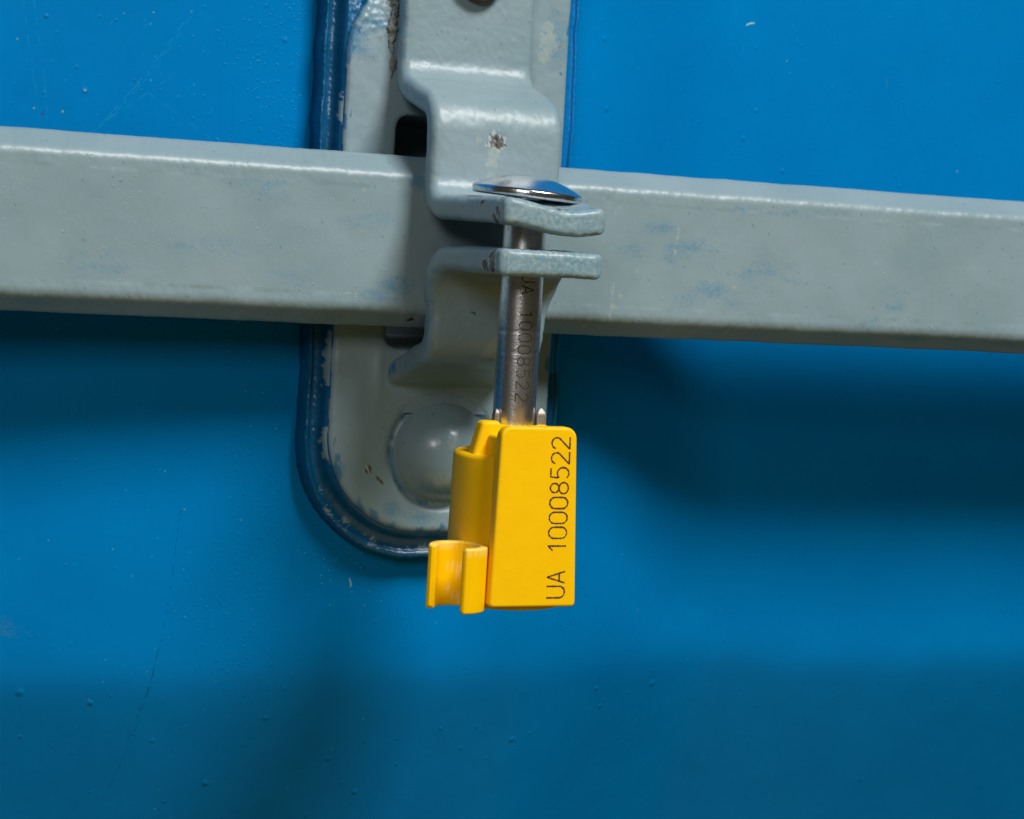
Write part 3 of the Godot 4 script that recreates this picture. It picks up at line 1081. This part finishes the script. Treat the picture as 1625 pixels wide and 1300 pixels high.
func _seal() -> void:
	var t := thing("bolt_seal", "yellow numbered bolt seal hanging on its steel pin through hasp and lug", "bolt seal")
	var axis := Vector3(CX, 0, PIN_Z)
	# pin
	var pp := []
	var y := -20.0
	while y < 44.5:
		var r := 4.2
		if absf(y - 13.6) < 0.2 or absf(y - 17.6) < 0.15:
			r = 4.15
		pp.append(Vector2(r, y))
		y += 0.4
	var pin := part("pin", lathe(pp, axis, Vector3.UP, 96, steel_color), m_steel, t)
	var on_pin := func(o: Vector2, lift: float) -> Vector3:
		var a := (o.y - 1.3) / 4.2 - 0.06
		return axis + Vector3(sin(a) * (4.2 + lift), 28.9 - o.x, cos(a) * (4.2 + lift))
	part("engraved_number", lettering("UA 10008522", 2.6, 2.32, 0.24, on_pin, 0.5), m_mark, pin)
	# domed head, tipped a little
	var hp := [Vector2(4.0, -0.1), Vector2(9.8, -0.1), Vector2(10.5, 0.0), Vector2(10.75, 0.2), Vector2(10.85, 0.5), Vector2(10.85, 1.2), Vector2(10.7, 1.5)]
	for k in range(1, 31):
		var a := k / 30.0
		var rr := 10.7 * (1.0 - a)
		hp.append(Vector2(maxf(rr, 0.05), 1.5 + 2.9 * (1.0 - pow(rr / 10.7, 2.1))))
	var up := Vector3(0.062, 1.0, 0.03).normalized()
	part("pin_head", lathe(hp, axis + Vector3(0, 43.6, 0), up, 128, steel_color), m_head, t)
	# spring clips standing beside the pin at the mouth of the housing
	for s in [[-12.75, 0.55, 2.3, 53.4], [-3.6, 1.0, 2.6, 54.0]]:
		var cl := PackedVector3Array()
		var lv := [[-4.0, 1.0], [1.2, 1.0], [1.9, 0.8], [s[2], 0.35]]
		for l in lv:
			for q in round_rect(s[1] * l[1], 0.9 * l[1], 0.2, 2, 2, 3):
				cl.append(Vector3(s[0] + q.x, l[0], s[3] + q.y))
		var steel_clip := part("spring_clip", grid(cl, lv.size(), cl.size() / lv.size(), true, Vector3.ZERO, steel_color, 2), m_clip, t)
		steel_clip.set_meta("label", "steel spring tip poking out of the yellow housing")
	# housing: a slightly tapered drum with a collar round the pin
	var pr := []
	pr.append(Vector2(0.2, -35.9))
	arc_profile(pr, Vector2(10.9, -34.9), 1.0, -90.0, 0.0, 8)
	for k in range(1, 12):
		pr.append(Vector2(lerpf(11.9, 11.5, k / 12.0), lerpf(-34.9, -7.4, k / 12.0)))
	arc_profile(pr, Vector2(10.4, -7.3), 1.1, 0.0, 90.0, 8)
	pr.append(Vector2(7.6, -6.2))
	pr.append(Vector2(7.1, -6.0))
	pr.append(Vector2(6.8, -5.6))
	arc_profile(pr, Vector2(6.1, -1.1), 0.6, 0.0, 90.0, 5)
	arc_profile(pr, Vector2(5.2, -1.1), 0.6, 90.0, 180.0, 5)
	pr.append(Vector2(4.5, -5.0))
	var body := part("housing", lathe(pr, axis, Vector3.UP, 120, NO_PAINT), m_yellow, t)
	var neck := round_corners([Vector2(-15.6, -2.2), Vector2(-1.4, -2.2), Vector2(-1.2, -34.6), Vector2(-15.8, -34.6)], [0.8, 0.8, 0.8, 0.8])
	part("neck", slab(neck, 55.0, 63.9, 0.4), m_yellow, body)
	var lug_pos := PackedVector3Array()
	for k in 14:
		var f := k / 13.0
		var ly := lerpf(-7.0, -0.2, minf(f / 0.8, 1.0))
		var hx := lerpf(2.9, 2.0, minf(f / 0.8, 1.0))
		var cxx := lerpf(-15.7, -14.85, minf(f / 0.8, 1.0))
		var ins := 0.0
		if f > 0.8:
			var a := (f - 0.8) / 0.2 * PI * 0.5
			ins = 0.7 * (1.0 - cos(a))
			ly += 0.7 * sin(a) - 0.35
		for q in round_rect(hx - ins, 1.9 - ins, 1.0, 3, 3, 8):
			lug_pos.append(Vector3(cxx + q.x, ly, 55.2 + q.y))
	part("rib", grid(lug_pos, 14, lug_pos.size() / 14, true, Vector3.ZERO, NO_PAINT, 2), m_yellow, body)
	# flat number tag on the front
	var tag_out := round_corners([Vector2(-16.3, 0.15), Vector2(-0.75, 0.15), Vector2(1.05, -34.75), Vector2(-16.9, -34.75)], [2.1, 2.3, 0.9, 0.9])
	var tag := part("number_tag", slab(tag_out, 63.2, 66.0, 0.6), m_yellow, t)
	var on_tag := func(o: Vector2, lift: float) -> Vector3:
		var yy := -32.9 + o.x
		return Vector3(lerpf(-1.45, -2.15, (yy + 32.8) / 30.0) - o.y, yy, 66.0 + lift)
	part("printed_number", lettering("UA 10008522", 3.75, 2.89, 0.33, on_tag, 0.5), m_print, tag)
	# open clip that stores the pin before the seal is used
	var cp := PackedVector3Array()
	var c0 := Vector3(-21.9, -29.55, 61.0)
	var na := 70
	var nvv := 0
	for k in na:
		var f := k / float(na - 1)
		var a := deg_to_rad(lerpf(-168.0, 100.0, f))
		var dir := Vector3(cos(a), 0, sin(a))
		var endd := minf(f, 1.0 - f) * 268.0 / 180.0 * PI * 4.85
		var ins := 0.0
		if endd < 0.6:
			ins = 0.6 - sqrt(maxf(0.36 - (0.6 - endd) * (0.6 - endd), 0.0))
		var th := 0.88
		var rr2 := round_rect(th - ins, 6.3 - ins, 0.45, 3, 8, 5)
		nvv = rr2.size()
		for q in rr2:
			cp.append(c0 + dir * (4.85 + q.x) + Vector3.UP * q.y)
	var m_worn: StandardMaterial3D = m_yellow.duplicate()
	m_worn.albedo_color = Color.WHITE
	m_worn.vertex_color_use_as_albedo = true
	var worn := func(p: Vector3, _n: Vector3) -> Color:      # stress-whitened plastic along the mouth of the clip
		var c := Color(0.99, 0.575, 0.0012)
		var f := n_mid.get_noise_3dv(p) + 0.5 * n_fine.get_noise_3dv(p)
		if p.y > -23.75 and f > -0.15:
			c = c.lerp(Color(0.95, 0.74, 0.22), 0.55)
		elif p.z < 58.2 and p.x > -22.5 and f > 0.18:
			c = c.lerp(Color(0.95, 0.74, 0.25), 0.5)
		return c
	part("pin_clip", grid(cp, na, nvv, true, Vector3.ZERO, worn, 2), m_worn, body)
